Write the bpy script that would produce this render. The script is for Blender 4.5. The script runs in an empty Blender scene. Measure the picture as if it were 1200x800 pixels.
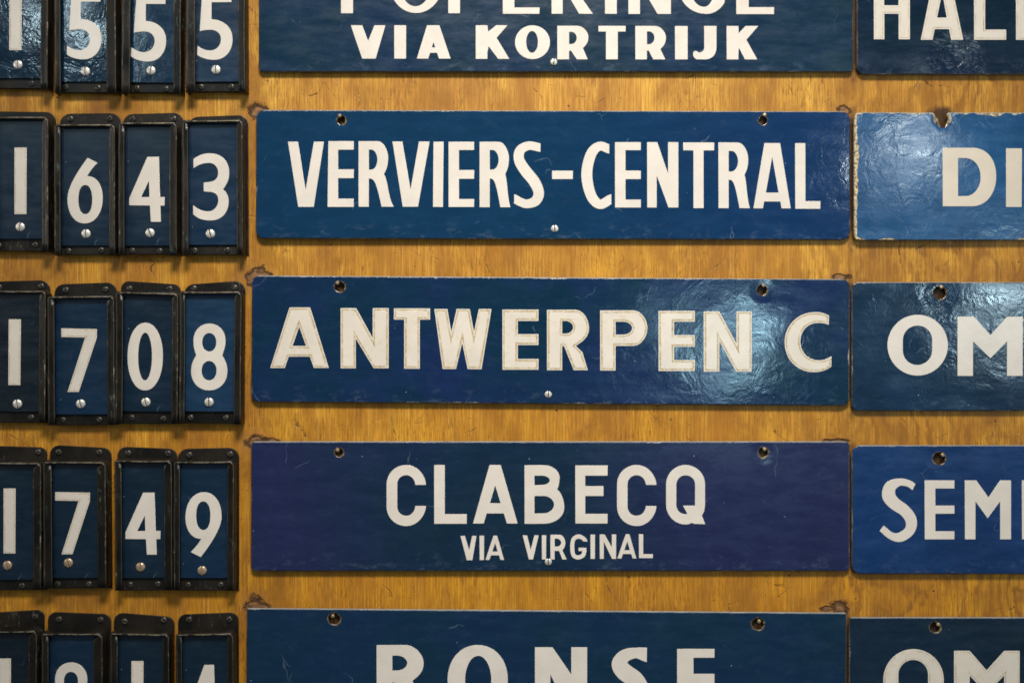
import bpy, bmesh, math, random
from mathutils import Matrix, Vector
random.seed(7)
S = bpy.context.scene
C = S.collection
R = math.radians

# ------------------------------------------------------------------ camera, light, exposure
CAM_D = 1.10          # metres from the board
ZC = 1.50             # height of the board centre above the floor
cam = bpy.data.cameras.new('camera')
cam_o = bpy.data.objects.new('camera', cam)
C.objects.link(cam_o)
cam_o.location = (0, -CAM_D, ZC)
cam_o.rotation_euler = (R(90), 0, 0)
cam.sensor_width = 36
cam.lens = 36 * CAM_D / 1.2
cam.clip_start = 0.05
cam.clip_end = 50
S.camera = cam_o

world = bpy.data.worlds.new('World')
S.world = world
world.use_nodes = True
bg = world.node_tree.nodes['Background']
bg.inputs['Color'].default_value = (0.80, 0.93, 1.0, 1)
bg.inputs['Strength'].default_value = 0.11

def area(name, loc, target, size, power, color, size_y=None, spread=180):
    l = bpy.data.lights.new(name, 'AREA')
    l.energy = power; l.color = color
    l.shape = 'RECTANGLE' if size_y else 'DISK'
    l.size = size
    if size_y: l.size_y = size_y
    l.spread = R(spread)
    o = bpy.data.objects.new(name, l); C.objects.link(o)
    o.location = loc
    d = Vector(target) - Vector(loc)
    o.rotation_euler = d.to_track_quat('-Z', 'Y').to_euler()
    return o
# broad ceiling lamp above and in front of the board, and added side fills and small cool glint lamps
area('ceiling_lamp', (0.08, -1.20, ZC + 1.52), (0.06, 0, ZC - 0.10), 0.8, 10.9, (1.0, 0.94, 0.86), 0.35, 70)
area('fill_lamp', (-2.2, -0.9, ZC + 0.5), (0.1, 0, ZC), 0.5, 7, (1.0, 0.90, 0.78), 0.5)  # unseen lamps added at both sides as fill
area('fill_lamp', (2.2, -0.9, ZC - 0.2), (0.1, 0, ZC), 0.5, 6, (1.0, 0.90, 0.78), 0.5)
area('glint_lamp', (0.58, -1.50, ZC - 0.02), (0.4, 0, ZC), 0.065, 1.5, (0.50, 0.86, 1.0))  # small unseen lamps added to set glints on the enamel
area('glint_lamp', (1.36, -1.50, ZC + 0.11), (0.5, 0, ZC + 0.1), 0.075, 1.9, (0.62, 0.88, 1.0))
area('glint_lamp', (1.10, -1.50, ZC + 0.52), (0.5, 0, ZC + 0.1), 0.06, 1.2, (0.80, 0.94, 1.0), 0.08)
area('glint_lamp', (-1.20, -1.50, ZC + 0.88), (-0.4, 0, ZC + 0.3), 0.06, 1.5, (0.66, 0.90, 1.0))

S.render.engine = 'CYCLES'
S.cycles.use_denoising = True
S.cycles.denoising_prefilter = 'ACCURATE'
S.cycles.max_bounces = 5
S.cycles.diffuse_bounces = 3
S.cycles.glossy_bounces = 3
S.cycles.pixel_filter_type = 'BLACKMAN_HARRIS'
S.cycles.filter_width = 1.7
S.view_settings.view_transform = 'Standard'
S.view_settings.look = 'None'
S.view_settings.exposure = 0.0
S.view_settings.gamma = 1.0
S.view_settings.use_curve_mapping = False

# ------------------------------------------------------------------ helpers
def at(u, v, h=0.0):
    """place on the board (h metres in front of it) seen at u,v of the 1200x800 photograph"""
    k = (CAM_D - h) / CAM_D
    return Vector(((u - 600) / 1000 * k, -h, ZC + (400 - v) / 1000 * k))

def tag(o, label=None, cat=None, group=None, kind=None):
    if label: o['label'] = label
    if cat: o['category'] = cat
    if group: o['group'] = group
    if kind: o['kind'] = kind
    return o

def empty(name, loc):
    o = bpy.data.objects.new(name, None)
    o.empty_display_size = 0.02
    C.objects.link(o); o.location = loc
    return o

def link(name, mesh, mat=None, parent=None, loc=None, rot=None, scale=None):
    o = bpy.data.objects.new(name, mesh)
    C.objects.link(o)
    if mat is not None:
        for m in (mat if isinstance(mat, (list, tuple)) else [mat]): mesh.materials.append(m)
    if parent: o.parent = parent
    if loc is not None: o.location = loc
    if rot is not None: o.rotation_euler = rot
    if scale is not None: o.scale = scale
    return o

def bez(p0, p1, p2, p3, n=10):
    out = []
    for i in range(1, n + 1):
        t = i / n; s = 1 - t
        out.append((s**3*p0[0] + 3*s*s*t*p1[0] + 3*s*t*t*p2[0] + t**3*p3[0],
                    s**3*p0[1] + 3*s*s*t*p1[1] + 3*s*t*t*p2[1] + t**3*p3[1]))
    return out

def path(*items):
    """points, or 6-tuples (bezier to) -> polyline"""
    pts = []
    for it in items:
        if len(it) == 2: pts.append((float(it[0]), float(it[1])))
        else: pts += bez(pts[-1], it[0:2], it[2:4], it[4:6])
    return pts

def ell(cx, cy, rx, ry, n=40, p=2.0):
    out = []
    for i in range(n):
        a = 2 * math.pi * i / n
        c, s = math.cos(a), math.sin(a)
        out.append((cx + rx * math.copysign(abs(c) ** (2 / p), c), cy + ry * math.copysign(abs(s) ** (2 / p), s)))
    return out

def stroke(pts, w, end0=None, end1=None, n=7):
    """smooth band of varying width along a centre line; end0/end1 give the direction of the end cuts"""
    P = [Vector(p) for p in pts]
    Q = [2 * P[0] - P[1]] + P + [2 * P[-1] - P[-2]]
    cl, ww = [], []
    for i in range(1, len(Q) - 2):
        for k in range(n):
            t = k / n
            a, b, c, d = Q[i-1], Q[i], Q[i+1], Q[i+2]
            cl.append(0.5 * ((2*b) + (c - a)*t + (2*a - 5*b + 4*c - d)*t*t + (-a + 3*b - 3*c + d)*t**3))
            ww.append(w[i-1] * (1-t) + w[i] * t)
    cl.append(P[-1]); ww.append(w[-1])
    L, Rr = [], []
    for i, p in enumerate(cl):
        d = (cl[min(i+1, len(cl)-1)] - cl[max(i-1, 0)]).normalized()
        nrm = Vector((-d.y, d.x))
        if i == 0 and end0: nrm = Vector(end0).normalized() * (1 if nrm.dot(Vector(end0)) > 0 else -1)
        if i == len(cl)-1 and end1: nrm = Vector(end1).normalized() * (1 if nrm.dot(Vector(end1)) > 0 else -1)
        L.append(tuple(p + nrm * ww[i] / 2)); Rr.append(tuple(p - nrm * ww[i] / 2))
    return L + Rr[::-1]

def solid(loops, depth, bevel=0.0, inset=0.0, z0=0.0, res=2):
    """2D loops (metres; x right, y up) -> mesh lying in the XZ plane, back at y=-z0, front at y=-(z0+depth)"""
    cu = bpy.data.curves.new('tmp', 'CURVE')
    cu.dimensions = '2D'; cu.fill_mode = 'BOTH'
    for lp in loops:
        sp = cu.splines.new('POLY')
        sp.points.add(len(lp) - 1)
        for i, p in enumerate(lp): sp.points[i].co = (p[0], p[1], 0, 1)
        sp.use_cyclic_u = True
    cu.extrude = max(depth / 2 - bevel, 1e-5)
    cu.bevel_depth = bevel; cu.bevel_resolution = res
    cu.offset = -(bevel + inset)
    o = bpy.data.objects.new('tmp', cu); C.objects.link(o)
    dg = bpy.context.evaluated_depsgraph_get()
    me = bpy.data.meshes.new_from_object(o.evaluated_get(dg))
    bpy.data.objects.remove(o); bpy.data.curves.remove(cu)
    me.transform(Matrix.Translation((0, 0, z0 + depth / 2)))
    me.transform(Matrix(((1,0,0,0),(0,0,-1,0),(0,1,0,0),(0,0,0,1))))
    return me

# ------------------------------------------------------------------ node helper
class G:
    def __init__(s, name):
        s.m = bpy.data.materials.new(name); s.m.use_nodes = True
        s.t = s.m.node_tree; s.b = s.t.nodes['Principled BSDF']
        tc = s.t.nodes.new('ShaderNodeTexCoord'); s.co = tc.outputs['Object']
    def put(s, sock, v):
        if v is None: return
        if hasattr(v, 'links') or isinstance(v, bpy.types.NodeSocket): s.t.links.new(v, sock)
        elif isinstance(v, (tuple, list)) and len(v) == 3 and sock.type == 'RGBA': sock.default_value = (*v, 1)
        else: sock.default_value = v
    def math(s, op, a, b=None, c=None, clamp=False):
        n = s.t.nodes.new('ShaderNodeMath'); n.operation = op; n.use_clamp = clamp
        s.put(n.inputs[0], a); s.put(n.inputs[1], b)
        if c is not None: s.put(n.inputs[2], c)
        return n.outputs[0]
    def map(s, v, a, b, c=0.0, d=1.0):
        n = s.t.nodes.new('ShaderNodeMapRange'); n.clamp = True
        s.put(n.inputs['Value'], v)
        for k, x in zip(('From Min', 'From Max', 'To Min', 'To Max'), (a, b, c, d)): s.put(n.inputs[k], x)
        return n.outputs[0]
    def mapping(s, scale=(1,1,1), loc=(0,0,0), rot=(0,0,0), vec=None):
        n = s.t.nodes.new('ShaderNodeMapping')
        n.inputs['Scale'].default_value = scale; n.inputs['Location'].default_value = loc; n.inputs['Rotation'].default_value = rot
        s.t.links.new(vec or s.co, n.inputs[0]); return n.outputs[0]
    def noise(s, scale, detail=3, rough=0.55, dist=0.0, st=(1,1,1), loc=(0,0,0), rot=(0,0,0), vec=None, col=False):
        n = s.t.nodes.new('ShaderNodeTexNoise')
        s.t.links.new(s.mapping(st, loc, rot, vec), n.inputs['Vector'])
        n.inputs['Scale'].default_value = scale; n.inputs['Detail'].default_value = detail
        n.inputs['Roughness'].default_value = rough; n.inputs['Distortion'].default_value = dist
        return n.outputs['Color' if col else 'Fac']
    def vor(s, scale, st=(1,1,1), feat='F1', vec=None, loc=(0,0,0)):
        n = s.t.nodes.new('ShaderNodeTexVoronoi'); n.feature = feat
        s.t.links.new(s.mapping(st, loc, vec=vec), n.inputs['Vector'])
        n.inputs['Scale'].default_value = scale
        return n.outputs['Distance']
    def mix(s, f, a, b, mode='MIX'):
        n = s.t.nodes.new('ShaderNodeMix'); n.data_type = 'RGBA'; n.blend_type = mode
        s.put(n.inputs[0], f); s.put(n.inputs[6], a); s.put(n.inputs[7], b)
        return n.outputs[2]
    def xyz(s, vec=None):
        n = s.t.nodes.new('ShaderNodeSeparateXYZ'); s.t.links.new(vec or s.co, n.inputs[0]); return n.outputs
    def bump(s, h, strength=1.0, dist=0.001, prev=None):
        n = s.t.nodes.new('ShaderNodeBump'); s.put(n.inputs['Height'], h)
        n.inputs['Strength'].default_value = strength; n.inputs['Distance'].default_value = dist
        if prev is not None: s.t.links.new(prev, n.inputs['Normal'])
        return n.outputs[0]
    def ellipse_d(s, x, z, cx, cz, rx, rz):
        a = s.math('DIVIDE', s.math('SUBTRACT', x, cx), rx); b = s.math('DIVIDE', s.math('SUBTRACT', z, cz), rz)
        return s.math('SQRT', s.math('ADD', s.math('MULTIPLY', a, a), s.math('MULTIPLY', b, b)))
    def out(s, **kw):
        for k, v in kw.items():
            s.put(s.b.inputs[k.replace('_', ' ')], v)
        return s.m

# ------------------------------------------------------------------ materials
SHADE_GRIME = [((u - 600) / 1000, (400 - v) / 1000, a / 1000, b / 1000) for (u, v, a, b) in (
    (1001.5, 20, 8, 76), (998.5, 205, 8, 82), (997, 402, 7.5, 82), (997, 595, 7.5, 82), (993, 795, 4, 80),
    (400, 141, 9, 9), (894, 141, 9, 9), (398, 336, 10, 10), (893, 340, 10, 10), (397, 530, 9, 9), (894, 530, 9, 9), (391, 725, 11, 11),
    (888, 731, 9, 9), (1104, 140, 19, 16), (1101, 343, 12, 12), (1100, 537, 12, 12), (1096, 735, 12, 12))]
def wood_material(gouges):
    g = G('varnished_wood')
    o = g.xyz(); x, z = o[0], o[2]
    tone = g.noise(9, 3, st=(1, 1, 0.16))
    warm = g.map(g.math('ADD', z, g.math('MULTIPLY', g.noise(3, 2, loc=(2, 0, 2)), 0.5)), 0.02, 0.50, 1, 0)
    tone2 = g.noise(34, 3, st=(1, 1, 0.10), loc=(3, 0, 1))
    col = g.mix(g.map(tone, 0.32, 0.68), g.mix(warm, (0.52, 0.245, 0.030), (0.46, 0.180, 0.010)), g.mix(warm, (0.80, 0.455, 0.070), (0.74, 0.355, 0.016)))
    col = g.mix(g.map(tone2, 0.36, 0.66, 0, 0.80), col, (0.37, 0.150, 0.016))
    # the figure of the veneer: arched flames, strongest in the sheet on the right
    warp = g.noise(7, 2, st=(1, 1, 0.5), loc=(1, 0, 4))
    ph = g.math('ADD', g.math('MULTIPLY', x, 210), g.math('MULTIPLY', warp, 85))
    ph = g.math('ADD', ph, g.math('MULTIPLY', g.noise(30, 3, st=(1, 1, 0.7)), 16))
    fl = g.math('SINE', g.math('MULTIPLY', ph, 1.0))
    flm = g.math('MULTIPLY', g.map(x, 0.30, 0.42, 0.20, 1.0), g.map(g.noise(8, 2, loc=(3, 0, 6)), 0.36, 0.56, 0.55, 1.0))
    col = g.mix(g.math('MULTIPLY', g.map(fl, 0.0, 0.95, 0.0, 0.9), flm), col, (0.22, 0.088, 0.012))
    # fine straight grain and short pores
    fine = g.noise(1, 3, 0.6, st=(900, 1, 20))
    col = g.mix(g.map(fine, 0.38, 0.60, 0.75, 0.0), col, (0.26, 0.105, 0.012))
    fine2 = g.noise(1, 2, 0.5, st=(420, 1, 7), loc=(2, 0, 5))
    col = g.mix(g.map(fine2, 0.50, 0.72, 0.0, 0.28), col, (0.84, 0.52, 0.10))
    pv = g.mix(0.004, g.co, g.noise(30, 2, loc=(5, 0, 5), col=True))
    pore = g.noise(1, 4, 0.62, 0.3, st=(620, 1, 70), loc=(7, 0, 2), vec=pv)
    patch = g.noise(11, 4, 0.6, loc=(5, 0, 9))
    col = g.mix(g.math('MULTIPLY', g.map(pore, 0.50, 0.62), g.map(patch, 0.38, 0.62, 0.06, 0.70)), col, (0.13, 0.045, 0.008))
    bl = g.noise(24, 4, 0.6, 0.4, st=(1, 1, 0.55), loc=(8, 0, 8))
    col = g.mix(g.map(bl, 0.44, 0.64, 0.0, 0.72), col, (0.26, 0.105, 0.012))
    # brown staining, more to the left, and short dark scratches
    st = g.noise(13, 5, 0.65, 0.6, loc=(9, 0, 0), st=(1, 1, 0.8))
    left = g.map(g.math('ABSOLUTE', g.math('SUBTRACT', x, 0.1)), 0.15, 0.62, 0.32, 0.85)
    col = g.mix(g.math('MULTIPLY', g.map(st, 0.50, 0.74), left), col, (0.16, 0.06, 0.014))
    wv = g.noise(14, 3, loc=(0, 0, 8), col=True)
    wvec = g.mix(0.10, g.co, wv)
    cr = g.vor(13, feat='DISTANCE_TO_EDGE', vec=wvec)
    crm = g.math('MULTIPLY', g.map(cr, 0.0, 0.006, 1, 0), g.map(g.noise(17, 3, loc=(4, 0, 4)), 0.60, 0.70))
    # bundles of hair-thin curved scuffs
    crm2 = None
    for (sc, sx, sz, lx, lo) in ((260, 0.9, 0.35, 1, 0.57), (240, 0.35, 0.9, 5, 0.60), (220, 0.7, -0.6, 9, 0.59)):
        q = g.math('ADD', g.math('MULTIPLY', x, sc * sx), g.math('MULTIPLY', z, sc * sz))
        q = g.math('ADD', q, g.math('MULTIPLY', g.noise(5, 3, loc=(lx, 0, 1)), 70))
        ln = g.map(g.math('SINE', q), 0.965, 1.0)
        ln = g.math('MULTIPLY', ln, g.map(g.noise(15, 3, 0.6, loc=(lx, 0, lx)), lo, lo + 0.10))
        ln = g.math('MULTIPLY', ln, g.map(g.noise(160, 2, loc=(lx, 0, 3)), 0.40, 0.56))
        crm2 = ln if crm2 is None else g.math('MAXIMUM', crm2, ln)
    crm = g.math('MAXIMUM', crm, crm2)
    col = g.mix(g.math('MULTIPLY', crm, 0.8), col, (0.055, 0.024, 0.010))
    sp = g.vor(70)
    spm = g.math('MULTIPLY', g.map(sp, 0.06, 0.12, 1, 0), g.map(g.noise(31, 2, loc=(6, 0, 2)), 0.56, 0.62))
    col = g.mix(spm, col, (0.07, 0.028, 0.012))
    # grime plus shade of the sign gaps and nail holes, painted into the wood
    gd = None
    for (cx, cz, rx, rz) in SHADE_GRIME:
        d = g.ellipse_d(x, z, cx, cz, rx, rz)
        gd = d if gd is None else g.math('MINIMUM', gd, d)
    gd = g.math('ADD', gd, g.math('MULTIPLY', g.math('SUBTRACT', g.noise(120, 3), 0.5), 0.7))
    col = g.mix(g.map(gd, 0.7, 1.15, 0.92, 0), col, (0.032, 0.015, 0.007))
    # worn dents beside the corners of the signs
    nz = g.math('MULTIPLY', g.math('SUBTRACT', g.noise(70, 6, 0.75), 0.5), 2.2)
    dmin = None
    for (cx, cz, rx, rz) in gouges:
        d = g.ellipse_d(x, z, cx, cz, rx, rz)
        dmin = d if dmin is None else g.math('MINIMUM', dmin, d)
    dmin = g.math('ADD', dmin, nz)
    rim_ = g.map(dmin, 0.45, 0.75, 0, 1)
    gcol = g.mix(g.map(g.noise(190, 4, 0.75, st=(0.5, 1, 1.4), loc=(2, 0, 2)), 0.36, 0.62), (0.045, 0.022, 0.012), (0.30, 0.15, 0.06))
    gcol = g.mix(g.math('MULTIPLY', rim_, 0.92), gcol, (0.010, 0.006, 0.004))
    halo = g.map(dmin, 0.9, 1.8, 0.55, 0)
    col = g.mix(halo, col, (0.30, 0.13, 0.03))
    gm = g.map(dmin, 0.70, 1.0, 1, 0)
    col = g.mix(gm, col, gcol)
    b = g.bump(fine, 0.25, 0.0004)
    b = g.bump(g.math('ADD', g.math('MULTIPLY', crm, -1.0), g.math('MULTIPLY', gm, -1.6)), 0.7, 0.0014, b)
    b = g.bump(g.noise(60, 4, st=(1, 1, 0.5)), 0.25, 0.001, b)
    return g.out(Base_Color=col, Roughness=g.map(tone2, 0.3, 0.7, 0.42, 0.58), Normal=b, IOR=1.33)

def enamel(name, a, b, w=0.35, hh=0.075, holes=(), tint=None, edge=0.0006, crust=0.0, ripple=1.0, rough=0.16, specks=1.0,
           streak=0.5, dents=(), rust=1.0, tintx=(-0.2, 0.1), wavedir=(1, 1, 1), dim=0.57, both=False, collar=-0.0002):
    """glassy enamel on sheet iron; object coordinates, x right, z up, centre of the plate at the origin"""
    g = G(name)
    o = g.xyz(); x, z = o[0], o[2]
    off = (random.random() * 9, 0, random.random() * 9)
    n1 = g.noise(9, 4, 0.6, loc=off)
    n2 = g.noise(60, 4, 0.65, st=(0.35, 1, 1.2), loc=off)
    n3 = g.noise(330, 2, 0.6, loc=off)
    a = tuple(c * dim for c in a); b = tuple(c * dim for c in b); tint = tuple(c * dim for c in tint) if tint else None
    col = g.mix(g.map(n1, 0.40, 0.60), a, b)
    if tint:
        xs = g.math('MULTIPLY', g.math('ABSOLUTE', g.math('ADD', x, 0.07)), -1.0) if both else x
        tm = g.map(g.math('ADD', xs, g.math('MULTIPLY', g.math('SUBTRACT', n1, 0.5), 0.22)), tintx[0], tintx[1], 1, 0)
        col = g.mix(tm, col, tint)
    col = g.mix(g.map(n2, 0.45, 0.75, 0, 0.22), col, g.mix(1.0, col, (1.7, 1.8, 1.8), 'MULTIPLY'))
    col = g.mix(g.map(n2, 0.25, 0.48, 0.34, 0), col, g.mix(1.0, col, (0.62, 0.75, 0.72), 'MULTIPLY'))
    col = g.mix(g.map(n3, 0.3, 0.7, 0.0, 0.18), col, g.mix(1.0, col, (0.5, 0.6, 0.6), 'MULTIPLY'))
    # rubbed milky smudges near the lower edge and pin-prick chips
    lowz = g.map(z, -hh + 0.004, -hh + 0.022, 1, 0.0)
    sm = g.noise(75, 5, 0.75, st=(0.6, 1, 1.2), loc=(off[2], 0, off[0]))
    col = g.mix(g.math('MULTIPLY', g.map(sm, 0.53, 0.74), g.math('ADD', g.math('MULTIPLY', lowz, 0.15), 0.03)), col, (0.25, 0.33, 0.42))
    sv = g.vor(95, loc=off)
    spk = g.math('MULTIPLY', g.map(sv, 0.035, 0.065, 1, 0), g.map(g.noise(28, 2, loc=(off[2], 0, 1)), 0.60, 0.66))
    col = g.mix(g.math('MULTIPLY', spk, specks * 0.8), col, (0.55, 0.62, 0.66))
    # scratches
    wv = g.noise(20, 3, loc=off, col=True)
    cr = g.vor(16, feat='DISTANCE_TO_EDGE', vec=g.mix(0.05, g.co, wv), loc=off)
    crm = g.math('MULTIPLY', g.map(cr, 0.0, 0.012, 1, 0), g.map(g.noise(25, 2, loc=(1, 0, off[0])), 0.60, 0.68))
    col = g.mix(g.math('MULTIPLY', crm, 0.25 * specks), col, (0.30, 0.40, 0.48))
    # chipped rim: distance to the edge of the plate
    de = g.math('MINIMUM', g.math('SUBTRACT', w, g.math('ABSOLUTE', x)), g.math('SUBTRACT', hh, g.math('ABSOLUTE', z)))
    en = g.noise(110, 4, 0.7, loc=(off[2], 0, 4))
    en2 = g.noise(24, 3, 0.6, loc=(off[0], 0, 6))
    thr = g.math('MULTIPLY', g.map(en2, 0.42, 0.72), g.math('MULTIPLY', g.math('ADD', en, 0.1), edge * 5 + crust * 2.0))
    if crust:
        leftm = g.map(x, -w + 0.004, -w + 0.016, 1, 0.0)
        thr = g.math('ADD', thr, g.math('MULTIPLY', g.math('MULTIPLY', leftm, en), crust * 3.2))
    cm = g.map(g.math('SUBTRACT', de, thr), -0.0003, 0.0003, 1, 0)
    ccol = g.mix(g.map(g.noise(300, 3, 0.7), 0.44, 0.62), (0.56, 0.47, 0.28) if crust else (0.42, 0.42, 0.38), (0.09, 0.045, 0.02))
    col = g.mix(cm, col, ccol)
    dk = g.map(g.math('SUBTRACT', de, g.math('MULTIPLY', en, 0.0024)), -0.0004, 0.0002, 1, 0)
    col = g.mix(g.math('MULTIPLY', dk, 0.85), col, (0.035, 0.026, 0.022))
    lit_top = g.map(g.math('SUBTRACT', g.math('SUBTRACT', hh, z), g.math('MULTIPLY', g.noise(60, 3, loc=off), 0.0016)), -0.0002, 0.0003, 1, 0)  # lamplit top bevel painted in as a pale uneven line
    col = g.mix(g.math('MULTIPLY', lit_top, 0.38), col, (0.42, 0.44, 0.42))
    # collars of worn enamel and rust round the nail holes
    hm = None; dimple = None
    for i, (hx, hz, hr) in enumerate(holes):
        d = g.math('MULTIPLY', g.ellipse_d(x, z, hx, hz, 1, 1), 1.0)
        dn = g.math('SUBTRACT', d, g.math('MULTIPLY', g.math('SUBTRACT', g.noise(130, 3, 0.6, loc=(i, 0, 2)), 0.4), 0.007))
        k = g.map(dn, hr + collar, hr + 0.0014 + collar, 1, 0)
        hm = k if hm is None else g.math('MAXIMUM', hm, k)
        dp = g.map(g.math('ADD', d, g.math('MULTIPLY', g.math('SUBTRACT', g.noise(60, 3, loc=(i, 0, 5)), 0.5), 0.008)), hr, hr + 0.011, 1, 0)
        dp = g.math('MULTIPLY', g.math('MULTIPLY', dp, g.math('MULTIPLY', dp, g.math('SUBTRACT', 3.0, g.math('MULTIPLY', dp, 2.0)))), -0.5)
        dimple = dp if dimple is None else g.math('MINIMUM', dimple, dp)
    for (hx, hz, hr, amp) in dents:
        d = g.math('ADD', g.ellipse_d(x, z, hx, hz, hr, hr), g.math('MULTIPLY', g.math('SUBTRACT', g.noise(55, 4, 0.6, 0.8), 0.5), 0.55))
        q = g.map(d, 0.0, 1.0, 1, 0); q = g.math('MULTIPLY', g.math('MULTIPLY', q, q), g.math('SUBTRACT', 3.0, g.math('MULTIPLY', q, 2.0)))
        q = g.math('ADD', q, g.math('MULTIPLY', g.math('MULTIPLY', g.math('SINE', g.math('MULTIPLY', d, 17)), q), 0.06))
        dp = g.math('MULTIPLY', q, -amp)
        dimple = dp if dimple is None else g.math('ADD', dimple, dp)
    if hm is not None:
        hcol = g.mix(g.map(g.noise(240, 3, 0.7), 0.4, 0.6), (0.035, 0.018, 0.010), (0.36, 0.30, 0.20) if crust else (0.20, 0.16, 0.10))
        col = g.mix(g.math('MULTIPLY', hm, rust), col, hcol)
    # relief: slow warp of the sheet, brushed ripples, orange peel
    relief = g.noise(5.5, 2, 0.5, loc=off)
    nb = g.bump(relief, 1.0, 0.0055 * ripple)
    r2 = g.noise(46, 3, 0.58, 1.0, st=wavedir, loc=off)
    mask = g.map(g.noise(11, 2, loc=(off[2], 0, off[2])), 0.35, 0.65, 0.35, 1.0)
    nb = g.bump(g.math('MULTIPLY', r2, mask), 1.0, 0.00058 * ripple, nb)
    nb = g.bump(g.noise(260, 3, 0.6, st=wavedir, loc=off), 1.0, 0.00008 * ripple, nb)
    if dimple is not None: nb = g.bump(dimple, 1.0, 0.0010, nb)
    nb = g.bump(g.math('ADD', cm, dk), 0.6, -0.0006, nb)
    chip = g.math('MAXIMUM', cm, dk)
    rr = g.math('ADD', g.map(n2, 0.3, 0.7, rough * 0.75, rough * 1.5), g.math('MULTIPLY', chip, 0.5))
    return g.out(Base_Color=col, Roughness=rr, Normal=nb, IOR=1.54)

def white_enamel(name, c=(0.645, 0.59, 0.525), dirty=0.35, blot=(0.50, 0.38, 0.20)):
    g = G(name)
    oi = g.t.nodes.new('ShaderNodeObjectInfo')
    va = g.t.nodes.new('ShaderNodeVectorMath'); va.operation = 'SCALE'; va.inputs[0].default_value = (7, 3, 5)
    g.t.links.new(oi.outputs['Random'], va.inputs['Scale'])
    ad = g.t.nodes.new('ShaderNodeVectorMath'); g.t.links.new(g.co, ad.inputs[0]); g.t.links.new(va.outputs[0], ad.inputs[1])
    v = ad.outputs[0]
    n = g.noise(30, 4, 0.6, vec=v)
    col = g.mix(g.map(n, 0.35, 0.7), c, tuple(k * 0.90 for k in c))
    m = g.noise(85, 4, 0.72, vec=v)
    col = g.mix(g.map(m, 0.55, 0.74, 0, dirty), col, blot)
    s = g.vor(120, vec=v)
    sm = g.math('MULTIPLY', g.map(s, 0.05, 0.10, 1, 0), g.map(g.noise(40, 2, vec=v), 0.61, 0.66))
    col = g.mix(g.math('MULTIPLY', sm, dirty * 1.6, clamp=True), col, (0.14, 0.08, 0.035))
    nb = g.bump(g.noise(70, 3, 0.6, vec=v), 1.0, 0.0002)
    return g.out(Base_Color=col, Roughness=0.30, Normal=nb)

def tan_line(name, tan=(0.31, 0.22, 0.09), lo=0.34, hi=0.50):
    g = G(name)
    n = g.noise(75, 4, 0.7)
    n2 = g.noise(420, 3, 0.7)
    col = g.mix(g.map(n, lo, hi), (0.62, 0.56, 0.48), g.mix(g.map(n2, 0.35, 0.65), tan, (0.56, 0.46, 0.30)))
    return g.out(Base_Color=col, Roughness=0.4)

def black_paint(name, base=(0.004, 0.004, 0.0035), brown=(0.011, 0.008, 0.005), patina=(0.14, 0.22, 0.21), rough=0.32):
    g = G(name)
    oi = g.t.nodes.new('ShaderNodeObjectInfo')
    va = g.t.nodes.new('ShaderNodeVectorMath'); va.operation = 'SCALE'; va.inputs[0].default_value = (7, 3, 5)
    g.t.links.new(oi.outputs['Random'], va.inputs['Scale'])
    ad = g.t.nodes.new('ShaderNodeVectorMath'); g.t.links.new(g.co, ad.inputs[0]); g.t.links.new(va.outputs[0], ad.inputs[1])
    v = ad.outputs[0]
    n = g.noise(22, 4, 0.6, vec=v)
    col = g.mix(g.map(n, 0.38, 0.62), base, brown)
    w = g.noise(170, 4, 0.7, st=(1.6, 1, 0.5), vec=v)
    wm = g.math('MULTIPLY', g.map(w, 0.57, 0.70), g.map(g.noise(15, 3, vec=v, loc=(2, 2, 2)), 0.50, 0.64))
    col = g.mix(g.math('MULTIPLY', wm, 0.45), col, patina)
    nb = g.bump(g.noise(120, 4, 0.65, st=(1, 1, 0.5), vec=v), 1.0, 0.0005)
    return g.out(Base_Color=col, Roughness=g.map(n, 0.3, 0.7, rough * 0.8, rough * 1.6), Normal=nb, IOR=1.38)

def worn_edge(name, lo=0.36, hi=0.60):
    g = G(name)
    n = g.noise(90, 4, 0.7, st=(1, 1, 0.45))
    n2 = g.noise(400, 3, 0.7)
    m = g.map(n, lo, hi)
    col = g.mix(m, (0.03, 0.024, 0.014), g.mix(g.map(n2, 0.35, 0.65), (0.55, 0.42, 0.26), (0.38, 0.36, 0.30)))
    return g.out(Base_Color=col, Metallic=g.math('MULTIPLY', m, 0.3), Roughness=0.36,
                 Normal=g.bump(n2, 0.6, 0.0004))

def metal(name, c, rough=0.28, dirt=(0.10, 0.07, 0.04)):
    g = G(name)
    n = g.noise(300, 3, 0.65)
    col = g.mix(g.map(n, 0.42, 0.68, 0, 0.6), c, dirt)
    return g.out(Base_Color=col, Metallic=0.55, Roughness=g.map(n, 0.3, 0.7, rough, rough * 1.8))

M_paint = black_paint('black_lacquer')
M_paint_dark = black_paint('black_lacquer_dark', base=(0.005, 0.005, 0.0045), brown=(0.012, 0.009, 0.006), patina=(0.16, 0.13, 0.09), rough=0.36)
M_edge = worn_edge('worn_lacquer_edge', 0.40, 0.62)
M_edge_side = worn_edge('scuffed_lacquer_edge', 0.56, 0.80)
M_nickel = metal('nickel_screw', (0.78, 0.76, 0.70))
M_brass = metal('tarnished_screw', (0.50, 0.38, 0.26), 0.25, (0.12, 0.05, 0.02))
M_blackscrew = metal('blackened_screw', (0.030, 0.028, 0.025), 0.25, (0.16, 0.14, 0.11))
M_slot = metal('dark_slot', (0.05, 0.035, 0.02), 0.6, (0.10, 0.05, 0.02))
M_nail = metal('brass_nail', (0.40, 0.30, 0.17), 0.3)
M_white = white_enamel('white_enamel', dirty=0.10)
M_white_dirty = white_enamel('ivory_enamel_stained', (0.64, 0.58, 0.50), 0.42)
M_white_cream = white_enamel('cream_enamel', (0.60, 0.52, 0.42), 0.12)
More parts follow.
